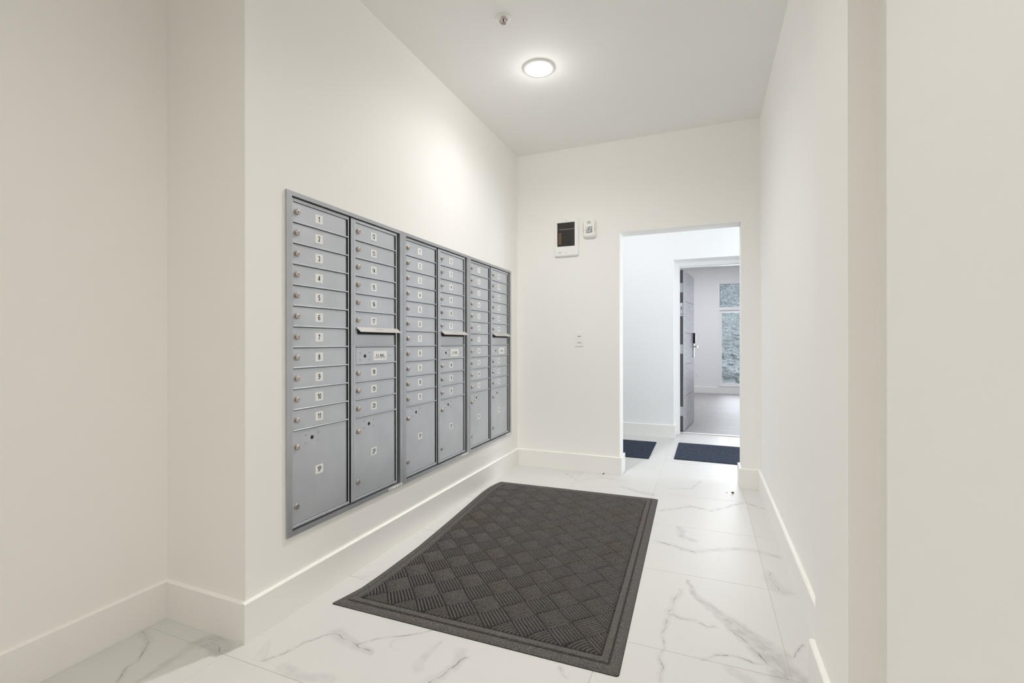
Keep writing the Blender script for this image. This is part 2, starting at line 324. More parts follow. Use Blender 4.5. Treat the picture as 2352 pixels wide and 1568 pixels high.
# bold sans lettering drawn from strokes: each glyph is a list of polylines in a box of width w and height 1
def _arc(cx, cy, rx, ry, a0, a1, n=9): return [(cx+rx*math.cos(math.radians(a0+(a1-a0)*i/n)), cy+ry*math.sin(math.radians(a0+(a1-a0)*i/n))) for i in range(n+1)]
GL = {
 '0': (.54, [_arc(.27, .5, .20, .42, 90, 450, 20)]), '1': (.42, [[(.30, 0), (.30, 1)], [(.07, .72), (.17, .78), (.30, .96)]]),
 '2': (.54, [_arc(.27, .70, .19, .22, 165, -20, 9)+[(.40, .52), (.10, .08)], [(.06, .08), (.50, .08)]]),
 '3': (.54, [_arc(.25, .72, .19, .20, 150, -85, 9), _arc(.25, .29, .21, .22, 88, -150, 10)]),
 '4': (.56, [[(.40, 0), (.40, .95)], [(.40, .93), (.06, .30)], [(.02, .28), (.54, .28)]]),
 '5': (.54, [[(.47, .92), (.14, .92)], [(.15, .96), (.10, .50)], _arc(.25, .32, .21, .24, 130, -145, 11)]),
 '6': (.54, [_arc(.27, .30, .19, .22, 0, 360, 16), _arc(.32, .52, .25, .41, 40, 200, 9)]),
 '7': (.54, [[(.04, .92), (.50, .92)], [(.47, .88), (.30, .55), (.22, .25), (.20, 0)]]),
 '8': (.54, [_arc(.27, .73, .16, .19, 0, 360, 16), _arc(.27, .28, .20, .21, 0, 360, 16)]),
 '9': (.54, [_arc(.27, .70, .19, .22, 0, 360, 16), _arc(.22, .48, .25, .41, 20, -140, 9)]),
 'P': (.60, [[(.12, 0), (.12, 1)], [(.12, .92), (.30, .92)]+_arc(.30, .68, .22, .24, 90, -90, 9)+[(.12, .44)]]),
 'U': (.64, [[(.12, 1), (.12, .32)]+_arc(.32, .30, .20, .22, 180, 360, 9)+[(.52, 1)]]),
 'S': (.58, [_arc(.29, .71, .19, .21, 30, 235, 9)+_arc(.29, .29, .21, .22, 80, -150, 10)]),
 'M': (.76, [[(.11, 0), (.11, .98)], [(.11, .95), (.38, .10)], [(.38, .10), (.65, .95)], [(.65, 0), (.65, .98)]]),
 'A': (.66, [[(.05, 0), (.33, .98)], [(.61, 0), (.33, .98)], [(.16, .28), (.50, .28)]]), 'I': (.26, [[(.13, 0), (.13, 1)]]),
 'L': (.54, [[(.12, 0), (.12, 1)], [(.12, .08), (.52, .08)]]), 'F': (.54, [[(.12, 0), (.12, 1)], [(.12, .92), (.52, .92)], [(.12, .52), (.46, .52)]]),
 'R': (.64, [[(.12, 0), (.12, 1)], [(.12, .92), (.32, .92)]+_arc(.32, .70, .20, .22, 90, -90, 9)+[(.12, .48)], [(.34, .48), (.56, 0)]]),
 'E': (.56, [[(.12, 0), (.12, 1)], [(.12, .92), (.53, .92)], [(.12, .52), (.48, .52)], [(.12, .08), (.53, .08)]]),
 '.': (.24, [[(.12, 0), (.12, .16)]]), ' ': (.24, []), 'O': (.70, [_arc(.35, .5, .27, .42, 90, 450, 20)]), 'T': (.60, [[(.30, 0), (.30, 1)], [(.03, .92), (.57, .92)]]),
 'G': (.68, [_arc(.35, .5, .26, .42, 40, 330, 14)+[(.59, .42), (.36, .42)]]), 'N': (.66, [[(.12, 0), (.12, 1)], [(.12, .97), (.54, .03)], [(.54, 0), (.54, 1)]]),
}
def glyphs(s, wt=.16, gap=.07):
    vs, fs, x = [], [], 0
    for ch in s:
        w_, lines = GL[ch]
        for pl in lines:
            n_ = len(pl); base = len(vs)
            for i, p in enumerate(pl):
                a = Vector(pl[max(i-1, 0)]); b = Vector(pl[min(i+1, n_-1)]); d = (b-a).normalized(); h_ = wt/2
                vs.append((x+p[0]-d.y*h_, p[1]+d.x*h_)); vs.append((x+p[0]+d.y*h_, p[1]-d.x*h_))
            for i in range(n_-1): fs.append((base+2*i+1, base+2*i+3, base+2*i+2, base+2*i))
        x += w_+gap
    x -= gap
    return [(a-x/2, b-.5) for a, b in vs], fs
def add_text(mb, s, fn, height, sx=1, mi=1, bold=.16):
    """fn(u, v) -> 3-D point; u to the right, v up, in metres about the text centre"""
    vs, fs = glyphs(s, bold); k = len(mb.v)
    mb.v += [fn(x*height*sx, y*height) for x, y in vs]
    for f in fs: mb.f.append(tuple(k+i for i in f)); mb.m.append(mi); mb.sm.append(False)

# ------------------------------------------------------------------ setting
XM, XR, YB, ZC = -1.597, .390, 4.026, 2.832        # mail wall, right wall, back wall, ceiling
XL, YR, YF = -2.05, 1.252, -2.2                     # entry's left wall, return face, wall behind the camera
BH, BT = .150, .016
OX0, OX1, OZ, YB2 = -.667, .260, 2.053, 4.20        # passage opening, wall thickness
Y2, Y2B = 5.83, 6.22                                # corridor's far wall
DX0, DX1 = -.339, .80
Y3 = 11.3
MY0, MW, MZ0, MZ1 = 1.4343, .8072, .3138, 1.7535    # mailbox bank

struct('ceiling', [(-3.2, 3.4, YF-.2, Y3+.15, ZC, ZC+.12)], 'ceiling')
# mail wall with a rough opening for the boxes, and the block beyond up to the entry's return
a, b_ = MY0+.012, MY0+3*MW-.012
struct('wall_left', [(XM-.35, XM, YR, a, 0, ZC), (XM-.35, XM, b_, YB, 0, ZC), (XM-.35, XM, a, b_, 0, MZ0+.01), (XM-.35, XM, a, b_, MZ1-.01, ZC), (XM-.35, XM-.3, a, b_, MZ0, MZ1), (XL, XM-.35, YR, YR+.2, 0, ZC)], 'wall')
struct('wall_entry_left', [(XL-.15, XL, YF, YR+.2, 0, ZC)], 'wall')
struct('wall_entry_front', [(XL-.15, XR+.3, YF-.15, YF, 0, ZC)], 'wall')
struct('wall_right', [(XR, XR+.15, YF, YB, 0, ZC), (.330, XR, 1.400, 1.780, 0, ZC)], 'wall')
struct('wall_back', [(-2.9, OX0, YB, YB2, 0, ZC), (OX1, 2.6, YB, YB2, 0, ZC), (OX0, OX1, YB, YB2, OZ, ZC)], 'wall')
struct('wall_corridor_far', [(-2.9, DX0, Y2, Y2B, 0, ZC), (DX1, 2.6, Y2, Y2B, 0, ZC), (DX0, DX1, Y2, Y2B, 2.092, ZC)], 'white_wall')
struct('wall_corridor_left', [(-3.0, -2.9, YB, Y2B, 0, ZC)], 'white_wall')
struct('wall_corridor_right', [(2.4, 2.5, YB2, 4.35, 0, ZC), (2.4, 2.5, 5.65, Y2, 0, ZC), (2.4, 2.5, 4.35, 5.65, 0, .3), (2.4, 2.5, 4.35, 5.65, 2.4, ZC)], 'white_wall')
WX0, WX1, WZ0, WZ1 = .27, 1.60, .14, 2.42
struct('wall_apartment_back', [(-3.2, WX0, Y3, Y3+.15, 0, ZC), (WX1, 3.4, Y3, Y3+.15, 0, ZC), (WX0, WX1, Y3, Y3+.15, 0, WZ0), (WX0, WX1, Y3, Y3+.15, WZ1, ZC)], 'white_wall')
struct('wall_apartment_left', [(-2.4, -2.3, Y2B, Y3, 0, ZC)], 'white_wall')
struct('wall_apartment_right', [(3.2, 3.3, Y2B, Y3, 0, ZC)], 'white_wall')

# baseboards: box with a small chamfered top
def baseboard(name, runs, m='trim', h=BH, t=BT):
    mb = MB()
    for (x0, y0, x1, y1, nx, ny) in runs:       # wall line and outward normal
        c = .004; prof = [(0, 0), (t, 0), (t, h-c), (t-c, h), (0, h)]
        for (d0, z0), (d1, z1) in zip(prof, prof[1:]+prof[:1]):
            mb.quad([(x0+nx*d0, y0+ny*d0, z0), (x1+nx*d0, y1+ny*d0, z0), (x1+nx*d1, y1+ny*d1, z1), (x0+nx*d1, y0+ny*d1, z1)])
        for x, y in ((x0, y0), (x1, y1)): mb.quad([(x+nx*d, y+ny*d, z) for d, z in prof])
    return mb.build(name, m, kind='structure')
baseboard('baseboard_left', [(XM, YR-BT, XM, YB, 1, 0), (XL+BT, YR, XM, YR, 0, -1), (XL, YF, XL, YR, 1, 0)])
baseboard('baseboard_right', [(XR, 1.780, XR, YB, -1, 0), (.330, 1.400-BT, .330, 1.780+BT, -1, 0), (.330, 1.78, XR-BT, 1.78, 0, 1), (.330, 1.40, XR-BT, 1.40, 0, -1), (XR, YF, XR, 1.40, -1, 0)])
baseboard('baseboard_back', [(XM+BT, YB, OX0+BT, YB, 0, -1), (OX0, YB, OX0, YB2, 1, 0), (OX1-BT, YB, XR-BT, YB, 0, -1), (OX1, YB, OX1, YB2, -1, 0)])
baseboard('baseboard_corridor', [(-2.9, Y2, DX0+BT, Y2, 0, -1), (DX0, Y2, DX0, Y2B-.13, 1, 0), (-2.9, YB2, OX0+BT, YB2, 0, 1), (OX1-BT, YB2, 2.4, YB2, 0, 1), (DX1-BT, Y2, 2.4, Y2, 0, -1)])
baseboard('baseboard_apartment', [(-2.3, Y3, 3.2, Y3, 0, -1), (-2.3, Y2B, -2.3, Y3, 1, 0)], h=.14)

# floor: screed with one object per tile
floor = MB().box(-3.2, 3.4, YF-.2, Y2B-.01, -.12, -.0016).build('floor', 'grout', kind='structure')
TS, TX, TY, G = .622, .267, 1.171, .0009
def rooms():
    return [(-2.05, XR, YF, YR), (XM, XR, YR, YB), (OX0, OX1, YB, YB2), (-2.9, 2.4, YB2, Y2), (DX0, DX1, Y2, Y2B-.01)]
k = 0
for j in range(-6, 9):
    for i in range(-6, 5):
        x0, x1 = TX+(i-1)*TS, TX+i*TS; y0, y1 = TY+(j-1)*TS, TY+j*TS
        if j == 1 and i == -1: continue            # one long tile in the front row
        if j == 1 and i == -2: x1 = TX-TS
        # keep the part of the tile that lies on walkable floor (bounding box of the overlaps)
        xs, ys = [], []
        for (a0, a1, c0, c1) in rooms():
            u0, u1, v0, v1 = max(x0, a0), min(x1, a1), max(y0, c0), min(y1, c1)
            if u1-u0 > .002 and v1-v0 > .002: xs += [u0, u1]; ys += [v0, v1]
        if not xs: continue
        q0, q1, r0, r1 = min(xs)+G, max(xs)-G, min(ys)+G, max(ys)-G
        if q1-q0 < .01 or r1-r0 < .01: continue
        cx, cy = (q0+q1)/2, (r0+r1)/2; mb = MB(); hz = random.uniform(-.0003, 0)
        c = .0012; hx, hy = (q1-q0)/2, (r1-r0)/2
        A = [(-hx, -hy), (hx, -hy), (hx, hy), (-hx, hy)]; B = [(-hx+c, -hy+c), (hx-c, -hy+c), (hx-c, hy-c), (-hx+c, hy-c)]
        mb.quad([(p[0], p[1], hz) for p in B])
        for e in range(4):
            f = (e+1) % 4
            mb.quad([(*A[e], hz-c), (*A[f], hz-c), (*B[f], hz), (*B[e], hz)]); mb.quad([(*A[e], -.005), (*A[f], -.005), (*A[f], hz-c), (*A[e], hz-c)])
        mb.build('tile', tile_material(k, x0, x1, y0, y1), parent=floor, loc=(cx, cy, 0)); k += 1
# apartment's plank floor
fa = MB().box(-2.3, 3.2, Y2B-.01, Y3, -.12, -.004).build('floor_apartment', 'groove', kind='structure')
mb = MB(); y = Y2B-.01; r = 0
while y < Y3:
    x = -2.3 - random.random()*1.1
    while x < 3.2:
        x1 = x+1.4; mb.box(max(x, -2.3)+.001, min(x1, 3.2)-.001, y+.001, min(y+.148, Y3)-.001, -.012, 0); x = x1
    y += .149; r += 1
mb.build('planks', 'wood_floor', parent=fa, kind='stuff')

# ------------------------------------------------------------------ apartment door (door_1)
d1 = sroot('door_1', (0, 0, 0))
FX0, FX1, FZ = -.294, .66, 2.045; FY0, FY1 = 6.06, 6.235
mb = MB()
mb.box(DX0, FX0, FY0, FY1, 0, 2.092).box(FX1, DX1, FY0, FY1, 0, 2.092).box(FX0, FX1, FY0, FY1, FZ, 2.092)
mb.box(FX0, FX0+.012, FY0+.03, FY0+.09, 0, FZ).box(FX1-.012, FX1, FY0+.03, FY0+.09, 0, FZ).box(FX0+.012, FX1-.012, FY0+.03, FY0+.09, FZ-.012, FZ)
mb.build('frame', 'frame_white', d1, bevel=.0025, seg=1)
MB().box(DX0, DX1, Y2B-.04, Y2B+.015, 0, .006).build('threshold', 'frame_white', d1, bevel=.002, seg=1)
# leaf: local x runs from the hinge edge to the lock edge, local y = thickness (visible face at y=0)
ang = math.atan2(7.10-6.255, -.148-(-.250)); leaf_t, leaf_w, leaf_h = .042, .88, 2.022
leaf = bpy.data.objects.new('leaf', None); C.objects.link(leaf); leaf.parent = d1; leaf.location = (-.250, 6.255, .008); leaf.rotation_euler = (0, 0, ang)
leaf_me = MB().box(.0015, leaf_w, .0015, leaf_t-.0015, 0, leaf_h, 0)
bpy.data.objects.remove(leaf)
leaf = leaf_me.build('leaf', 'door_edge', d1, loc=(-.250, 6.255, .008)); leaf.rotation_euler = (0, 0, ang)
zs = [0, .43, .835, 1.235, 1.64, leaf_h]; us = [0, .115, leaf_w-.115, leaf_w]
for side, y0, y1 in ((0, -.003, .0015), (1, leaf_t-.0015, leaf_t+.003)):
    for z0, z1 in zip(zs, zs[1:]):
        MB().box(us[1]+.002, us[2]-.002, y0, y1, z0+.0035*(z0 > 0), z1-.0035*(z1 < leaf_h)).build('panel', 'door_face', leaf)
    for u0, u1 in ((us[0], us[1]-.002), (us[2]+.002, us[3])):
        MB().box(u0, u1, y0, y1, 0, leaf_h).build('stile', 'door_face', leaf)
    MB().box(us[1]-.002, us[2]+.002, y0+.001+side*0, y1-.001, 0, leaf_h).build('groove_backing', 'groove', leaf)
for z in (1.80, 1.03, .25):
    m_ = MB().box(-.002, .0016, .004, leaf_t-.002, z-.058, z+.058)
    m_.lathe([(.007, -.058), (.007, .058)], (-.004, leaf_t+.004, z), 'Z', 10)
    for dz in (-.035, .035): m_.lathe([(.004, 0), (.003, .0012)], (-.002, leaf_t/2, z+dz), 'X', 8, 1, sign=-1)
    m_.build('hinge', ['hinge', 'greyink'], leaf)
m_ = MB().box(-.003, .0016, .007, leaf_t-.006, 1.445, 1.61)
m_.box(-.0036, -.003, .013, leaf_t-.013, 1.455, 1.565, 1); m_.box(-.0042, -.0036, .017, leaf_t-.017, 1.475, 1.52, 0)
m_.lathe([(.010, 0), (.007, .003)], (-.003, leaf_t/2, 1.588), 'X', 12, 0, sign=-1)
m_.build('edge_plate', ['frame_white', 'greyink'], leaf)
u = leaf_w-.06
# visible face is at local -y
m_ = MB().box(u-.033, u+.033, -.034, -.003, 1.10, 1.245); m_.build('keypad', 'black', leaf, bevel=.006)
MB().box(u-.026, u+.026, -.014, -.003, .90, 1.10).build('escutcheon', 'hinge', leaf, bevel=.004)
m_ = MB().lathe([(.016, .010), (.014, .018), (.009, .020), (.009, .055)], (u, 0, 1.055), 'Y', 14, sign=-1)
m_.box(u-.115, u+.012, -.066, -.050, 1.044, 1.066); m_.build('lever', 'hinge', leaf)
m_ = MB().box(leaf_w-.001, leaf_w+.002, .010, leaf_t-.010, .93, 1.15); m_.build('latch_plate', 'hinge', leaf)

# ------------------------------------------------------------------ windows
def window(name, x0, x1, z0, z1, y0, y1, mull):
    r = sroot(name)
    m_ = MB(); t = .035
    m_.box(x0, x0+t, y0, y1, z0, z1).box(x1-t, x1, y0, y1, z0, z1).box(x0+t, x1-t, y0, y1, z0, z0+t).box(x0+t, x1-t, y0, y1, z1-t*.3, z1).box(x0+t, x1-t, y0, y1, mull-.035, mull+.035)
    m_.build('frame', 'frame_white', r, bevel=.003, seg=1)
    m_ = MB(); s = .045; a0, a1, c0, c1 = x0+t, x1-t, z0+t, mull-.035; yy0, yy1 = y0+.03, y1-.01
    m_.box(a0, a0+s, yy0, yy1, c0, c1).box(a1-s, a1, yy0, yy1, c0, c1).box(a0+s, a1-s, yy0, yy1, c0, c0+s).box(a0+s, a1-s, yy0, yy1, c1-s, c1)
    m_.build('sash', 'frame_white', r, bevel=.003, seg=1)
    ym = (y0+y1)/2+.015
    MB().box(a0+s, a1-s, ym, ym+.006, c0+s, c1-s).build('pane', 'glass', r)
    MB().box(x0+t, x1-t, ym, ym+.006, mull+.035, z1-t*.3).build('pane', 'glass', r)
    m_ = MB(); e = .008; m_.box(x0+t, x0+t+e, ym-.01, ym, mull+.035, z1).box(x0+t, x1-t, ym-.01, ym, z1-t*.3-e, z1-t*.3).box(x1-t-e, x1-t, ym-.01, ym, mull+.035, z1)
    m_.build('gasket', 'rubber', r)
    MB().box(x0-.02, x1+.02, y0-.025, y0+.01, z0-.025, z0).build('sill', 'frame_white', r, bevel=.003, seg=1)
    return r
window('window_1', WX0, WX1, WZ0, WZ1, Y3+.02, Y3+.12, 1.862)
w2 = window('window_2', 0, 1.3, .3, 2.4, 0, .10, 1.86); w2.location = (2.39, 5.65, 0); w2.rotation_euler = (0, 0, -PI/2)

# outlet on the apartment wall
t = thing('wall_outlet', 'small white outlet plate low on the wall beyond the open grey door', 'outlet', (-.165, Y3, .345))
MB().box(-.035, .035, -.006, 0, 0, .115).build('cover_plate', 'plastic', t, bevel=.002)
for dz in (.035, .080):
    m_ = MB().box(-.017, .017, -.009, -.005, dz-.014, dz+.014)
    m_.box(-.008, -.006, -.0093, -.009, dz-.004, dz+.006, 1).box(.006, .008, -.0093, -.009, dz-.004, dz+.006, 1)
    m_.build('socket', ['plastic', 'greyink'], t)

# rock face outside the apartment window
me = bpy.data.meshes.new('rock_face'); vs, fs = [], []; nx, nz = 260, 240
for j in range(nz):
    for i in range(nx):
        x = -2.5+6.5*i/(nx-1); z = -.6+5.2*j/(nz-1)
        p = Vector((x*1.0, 0, z*2.2)); d = noise.fractal(p*1.6, 1, 2.2, 5)*.12 + abs(noise.noise(Vector((x*4.4, 3, z*13))))*.13 + abs(noise.noise(Vector((x*9, 7, z*24))))*.06
        if z < .8: d += noise.cell(Vector((x*9, 1, z*9)))*.06 + (.8-z)*.35
        vs.append((x, 13.4-d+z*.12, z))
for j in range(nz-1):
    for i in range(nx-1): fs.append((j*nx+i, j*nx+i+1, (j+1)*nx+i+1, (j+1)*nx+i))
me.from_pydata(vs, [], fs); me.materials.append(M['rock']); me.polygons.foreach_set('use_smooth', [True]*len(fs))
o = bpy.data.objects.new('rock_face', me); C.objects.link(o); o['label'] = 'blue-grey rough rock face outside the apartment window'; o['category'] = 'rock'
struct('ground_outside', [(-3.5, 5, Y3+.15, 14.5, -.5, -.05)], 'outside_ground')

# ------------------------------------------------------------------ mailbox units
UNIT_LABELS = ['nearest silver mailbox unit, leftmost of three set flush in the cream wall',
               'middle silver mailbox unit between the nearest and farthest ones in the cream wall',
               'farthest silver mailbox unit, closest to the corner with the wall heater']
unit = thing('mailbox_unit', UNIT_LABELS[0], 'mailbox', (XM, MY0, MZ0), group='built-in silver mailbox units')
H = MZ1-MZ0; V = lambda z: z-MZ0
# local x = out of the wall, y = along the wall, z = up
def ub(*boxes, mi=0):
    m_ = MB()
    for (n0, n1, u0, u1, v0, v1) in boxes: m_.box(n0, n1, u0, u1, v0, v1, mi)
    return m_
t0, t1 = .0005, .0075
m_ = ub((t0-.028, t1, 0, .0285, 0, H), (t0-.028, t1, MW-.030, MW, 0, H), (t0-.028, t1, .0285, MW-.030, 0, .018), (t0-.028, t1, .0285, MW-.030, H-.018, H))
m_.box(t1, t1+.0008, 0, .0012, 0, H); m_.build('trim_frame', 'alu_trim', unit)
ub((-.12, -.030, .01, MW-.01, .01, H-.01)).build('housing', 'dark', unit)
ZR = 1.718; PITCH = .0882
rows = [ZR-PITCH*i for i in range(12)]       # row tops; rows[11] = parcel top
ZP = .353
def panel(name, p0, p1, o0, o1, nf, divs):
    """master door: stiles and rails around the openings"""
    m_ = MB(); zt, zb = 1.731, .340; nb = nf-.0028
    m_.box(nb, nf, p0, o0, V(zb), V(zt)); m_.box(nb, nf, o1, p1, V(zb), V(zt))
    m_.box(nb, nf, o0, o1, V(rows[0])-.0012, V(zt)); m_.box(nb, nf, o0, o1, V(zb), V(ZP)-.001)
    for z in divs: m_.box(nb, nf+.001, o0, o1, V(z)-.0005, V(z)+.0055)
    return m_.build(name, 'alu', unit, bevel=.0012, seg=1)
NL, NR = -.002, .001
OL, OR = (.0425, .371), (.4215, .748)
pl_div = rows[1:12]
panel('master_door', .0315, .3785, *OL, NL, pl_div)
panel('master_door', .387, .757, *OR, NR, rows[1:12])
MB().box(NR, NR+.0015, .389, .3915, V(.342), V(1.729)).box(NR, NR+.0015, .4035, .406, V(.342), V(1.729)).build('edge_bead', 'alu', unit)

def door(name, o, z0, z1, nf):
    """door leaf: flat sheet with its right edge folded back; gap along the top and the right"""
    u0, u1 = o[0]+.0003, o[1]-.0028; v0, v1 = V(z0)+.0058, V(z1)-.0030; n0, n1 = nf-.014, nf-.0045; fold = .014
    A = [(n0, u0), (n1, u0), (n1, u1-fold), (n1-.0030, u1), (n0, u1)]
    m_ = MB(); 
    for (a, b) in zip(A, A[1:]+A[:1]): m_.quad([(a[0], a[1], v0), (b[0], b[1], v0), (b[0], b[1], v1), (a[0], a[1], v1)])
    m_.quad([(*a, v0) for a in A]); m_.quad([(*a, v1) for a in A])
    # hemmed top edge
    m_.box(n1, n1+.0008, u0, u1-fold, v1-.0016, v1)
    return m_.build(name, 'alu', unit)
def lock(par, u, v, n, face='chrome'):
    m_ = MB().lathe([(.0122, 0), (.0122, .0085), (.0112, .0115), (.0090, .0130), (.0080, .0132)], (n, u, v), 'X', 18, 0, cap0=False)
    m_.lathe([(.0072, .0132), (.0068, .0146)], (n, u, v), 'X', 14, 0, cap0=False)
    m_.box(n+.0146, n+.0148, u-.0010, u+.0010, v-.0048, v+.0048, 1)
    return m_.build('lock', ['chrome', 'ink'], par)
def numlabel(par, s, u, v, n, tilt=0):
    hw, hh, r = .0222, .0195, .002; m_ = MB(); ct, st = math.cos(tilt), math.sin(tilt)
    tf = lambda du, dv, nn: (nn, u+du*ct-dv*st, v+du*st+dv*ct)
    pts = [(-hw, -hh+r), (-hw+r, -hh), (hw-r, -hh), (hw, -hh+r), (hw, hh-r), (hw-r, hh), (-hw+r, hh), (-hw, hh-r)]
    m_.quad([tf(a, b, n+.0008) for a, b in pts], 0)
    for (a, b), (c, d) in zip(pts, pts[1:]+pts[:1]): m_.quad([tf(a, b, n), tf(c, d, n), tf(c, d, n+.0008), tf(a, b, n+.0008)], 0)
    add_text(m_, s, lambda x, y: tf(x, y, n+.0011), .0240, .86 if len(s) > 1 else .95, 1, .165)
    return m_.build('number_label', ['sticker', 'ink'], par, norm=False)
def keyhole(par, u, v, n):
    return MB().lathe([(.0088, 0), (.0088, .0006)], (n, u, v), 'X', 18, cap0=False).build('keyhole', 'ink', par)
def rivets(par, pts, n):
    m_ = MB()
    for u, v in pts: m_.lathe([(.0042, 0), (.0040, .0010), (.0027, .0019)], (n, u, v), 'X', 10, cap0=False)
    return m_.build('rivets', 'rivet', par, kind='stuff')
for col, (o, nf, nums) in enumerate(((OL, NL, [str(i) for i in range(1, 12)]), (OR, NR, ['12', '13', '14', '15', '16', '17', None, None, '18', '19', '20']))):
    n = nf-.0045; ul = (.063, .441)[col]; un = (.190, .563)[col]
    for r, s in enumerate(nums):
        if s is None: continue
        d = door('tenant_door', o, rows[r+1], rows[r], nf); zc = V((rows[r]+rows[r+1])/2)
        lock(d, ul, zc+.001, n); numlabel(d, s, un, zc+.001, n)
    d = door('parcel_door', o, ZP-.006, rows[11], nf)
    lock(d, ul, V(.679), n)
    numlabel(d, ('1P', '2P')[col], un, V(.555), n, (.02, .0)[col])
    uh = (.148, .524)[col]; keyhole(d, uh, V(.705), n)
    rivets(d, [(uh+a*.036, V(.705)+b*.0170) for a in (-1, 1) for b in (-1, 1)], n)
    MB().lathe([(.0125, 0), (.0125, .003), (.0105, .006)], (n, ul, V(.4255)), 'X', 18, cap0=False).build('cam_bolt', 'bolt', d)
# outgoing slot and postal access door in the right column
d = door('outgoing_panel', OR, rows[7], rows[6], NR); n = NR-.0045
zs0, zs1 = V(1.163), V(1.184)
m_ = MB(); r_ = .006; u0, u1 = .436, .742
pts = [(u0, zs1), (u0, zs0+r_), (u0+.002, zs0+.002), (u0+r_, zs0), (u1-r_, zs0), (u1-.002, zs0+.002), (u1, zs0+r_), (u1, zs1)]
m_.quad([(n+.0009, a, b) for a, b in pts]); 
for (a, b), (c, e) in zip(pts, pts[1:]+pts[:1]): m_.quad([(n, a, b), (n, c, e), (n+.0009, c, e), (n+.0009, a, b)])
m_.build('slot', 'dark', d)
m_ = MB(); hu0, hu1 = .426, .758; zt_ = V(1.198)
prof = [(n+.0005, zt_), (n+.005, zt_+.001), (n+.030, zt_-.019), (n+.032, zt_-.023), (n+.029, zt_-.0215), (n+.0045, zt_-.002), (n+.0005, zt_-.003)]
for (a, b), (c, e) in zip(prof, prof[1:]+prof[:1]): m_.quad([(a, hu0, b), (a, hu1, b), (c, hu1, e), (c, hu0, e)])
m_.quad([(a, hu0, b) for a, b in prof]); m_.quad([(a, hu1, b) for a, b in prof])
sx, sz = .025, -.020; ln = math.hypot(sx, sz); tx, tz = sx/ln, sz/ln
add_text(m_, 'OUTGOING MAIL', lambda x, y: (n+.0155-y*tx+.0006, .592+x, zt_-.0073-y*tz+.0008), .0065, 1, 1, .14)
m_.build('slot_hood', ['hoodmetal', 'greyink'], d, norm=False)
MB().box(n, n+.0008, OR[0]+.001, OR[1]-.006, V(rows[7])+.0580, V(rows[7])+.0592).build('panel_seam', 'greyink', d)
d = door('postal_access_door', (OR[0]+.004, OR[1]), rows[8], rows[7], NR+.001)
n2 = n+.001; zc = V((rows[7]+rows[8])/2)-.003
keyhole(d, .493, zc, n2); rivets(d, [(.493+a*.034, zc+b*.0165) for a in (-1, 1) for b in (-1, 1)]+[(.696, zc)], n2)
m_ = MB().box(n2, n2+.0006, .558, .669, zc-.025, zc+.024, 0)
add_text(m_, 'U.S. MAIL', lambda x, y: (n2+.0009, .614+x, zc+.0015+y), .0155, .95, 1, .16)
m_.box(n2+.0006, n2+.0009, .565, .662, zc-.0105, zc-.0092, 2)
for q in range(9): m_.box(n2+.0006, n2+.0009, .570+q*.0102, .570+q*.0102+.007, zc-.0140, zc-.0126, 2)
m_.build('us_mail_plate', ['sticker', 'ink', 'greyink'], d, norm=False)
MB().box(NR-.012, NR-.0045, OR[0]+.0002, OR[0]+.0038, V(rows[8])+.006, V(rows[7])-.002).build('shadow_gap', 'dark', d)
# approval sticker on the bottom trim
m_ = MB().box(t1, t1+.0005, .672, .795, .003, .0155, 0); rs = random.Random(3)
for (a, b) in ((.676, .700), (.705, .716), (.735, .742), (.758, .790)):
    for q in range(3):
        if rs.random() < .85: m_.box(t1+.0005, t1+.0007, a, a+(b-a)*rs.uniform(.6, 1), .0048+q*.0034, .0062+q*.0034, 1)
m_.build('approval_sticker', ['sticker', 'greyink'], unit)

def children(o): return [c for c in bpy.data.objects if c.parent == o]
kids = {}
for o in bpy.data.objects:
    if o.parent: kids.setdefault(o.parent.name, []).append(o)
def copy_tree(o, parent=None):
    c = o.copy(); C.objects.link(c); c.parent = parent
    for ch in kids.get(o.name, []): copy_tree(ch, c)
    return c
for k in (1, 2):
    c = copy_tree(unit); c.location = (XM, MY0+k*MW, MZ0); c['label'] = UNIT_LABELS[k]

# ------------------------------------------------------------------ entrance mat
LW, LL = 1.215, 1.885
def interp(tab, x):
    if x <= tab[0][0]: return tab[0][1]
    for (a, b), (c, d) in zip(tab, tab[1:]):
        if x <= c:
            q = (x-a)/(c-a); q = q*q*(3-2*q) if False else q
            return b+(d-b)*q
    return tab[-1][1]
LEFT = [(0, -1.484), (.03, -1.470), (.078, -1.452), (.16, -1.449), (.32, -1.455), (.55, -1.490), (.74, -1.524), (.85, -1.543), (.92, -1.545), (.975, -1.532), (1, -1.522)]
def mp(u, v):                                 # nominal mat coordinates -> floor
    s, t_ = u/LW, v/LL
    xl = interp(LEFT, t_); xr = -.269+(-.311+.269)*t_
    yf = 1.573+(1.590-1.573)*s; yb = 3.462+(3.496-3.462)*s
    return xl+(xr-xl)*s, yf+(yb-yf)*t_
tmat = thing('entrance_mat', 'large charcoal ribbed entrance mat with a diamond pattern below the mailboxes', 'mat', (-.9, 2.53, 0))
OM = Vector((-.9, 2.53, 0))
def mp3(u, v, z): x, y = mp(u, v); return (x-OM.x, y-OM.y, z)
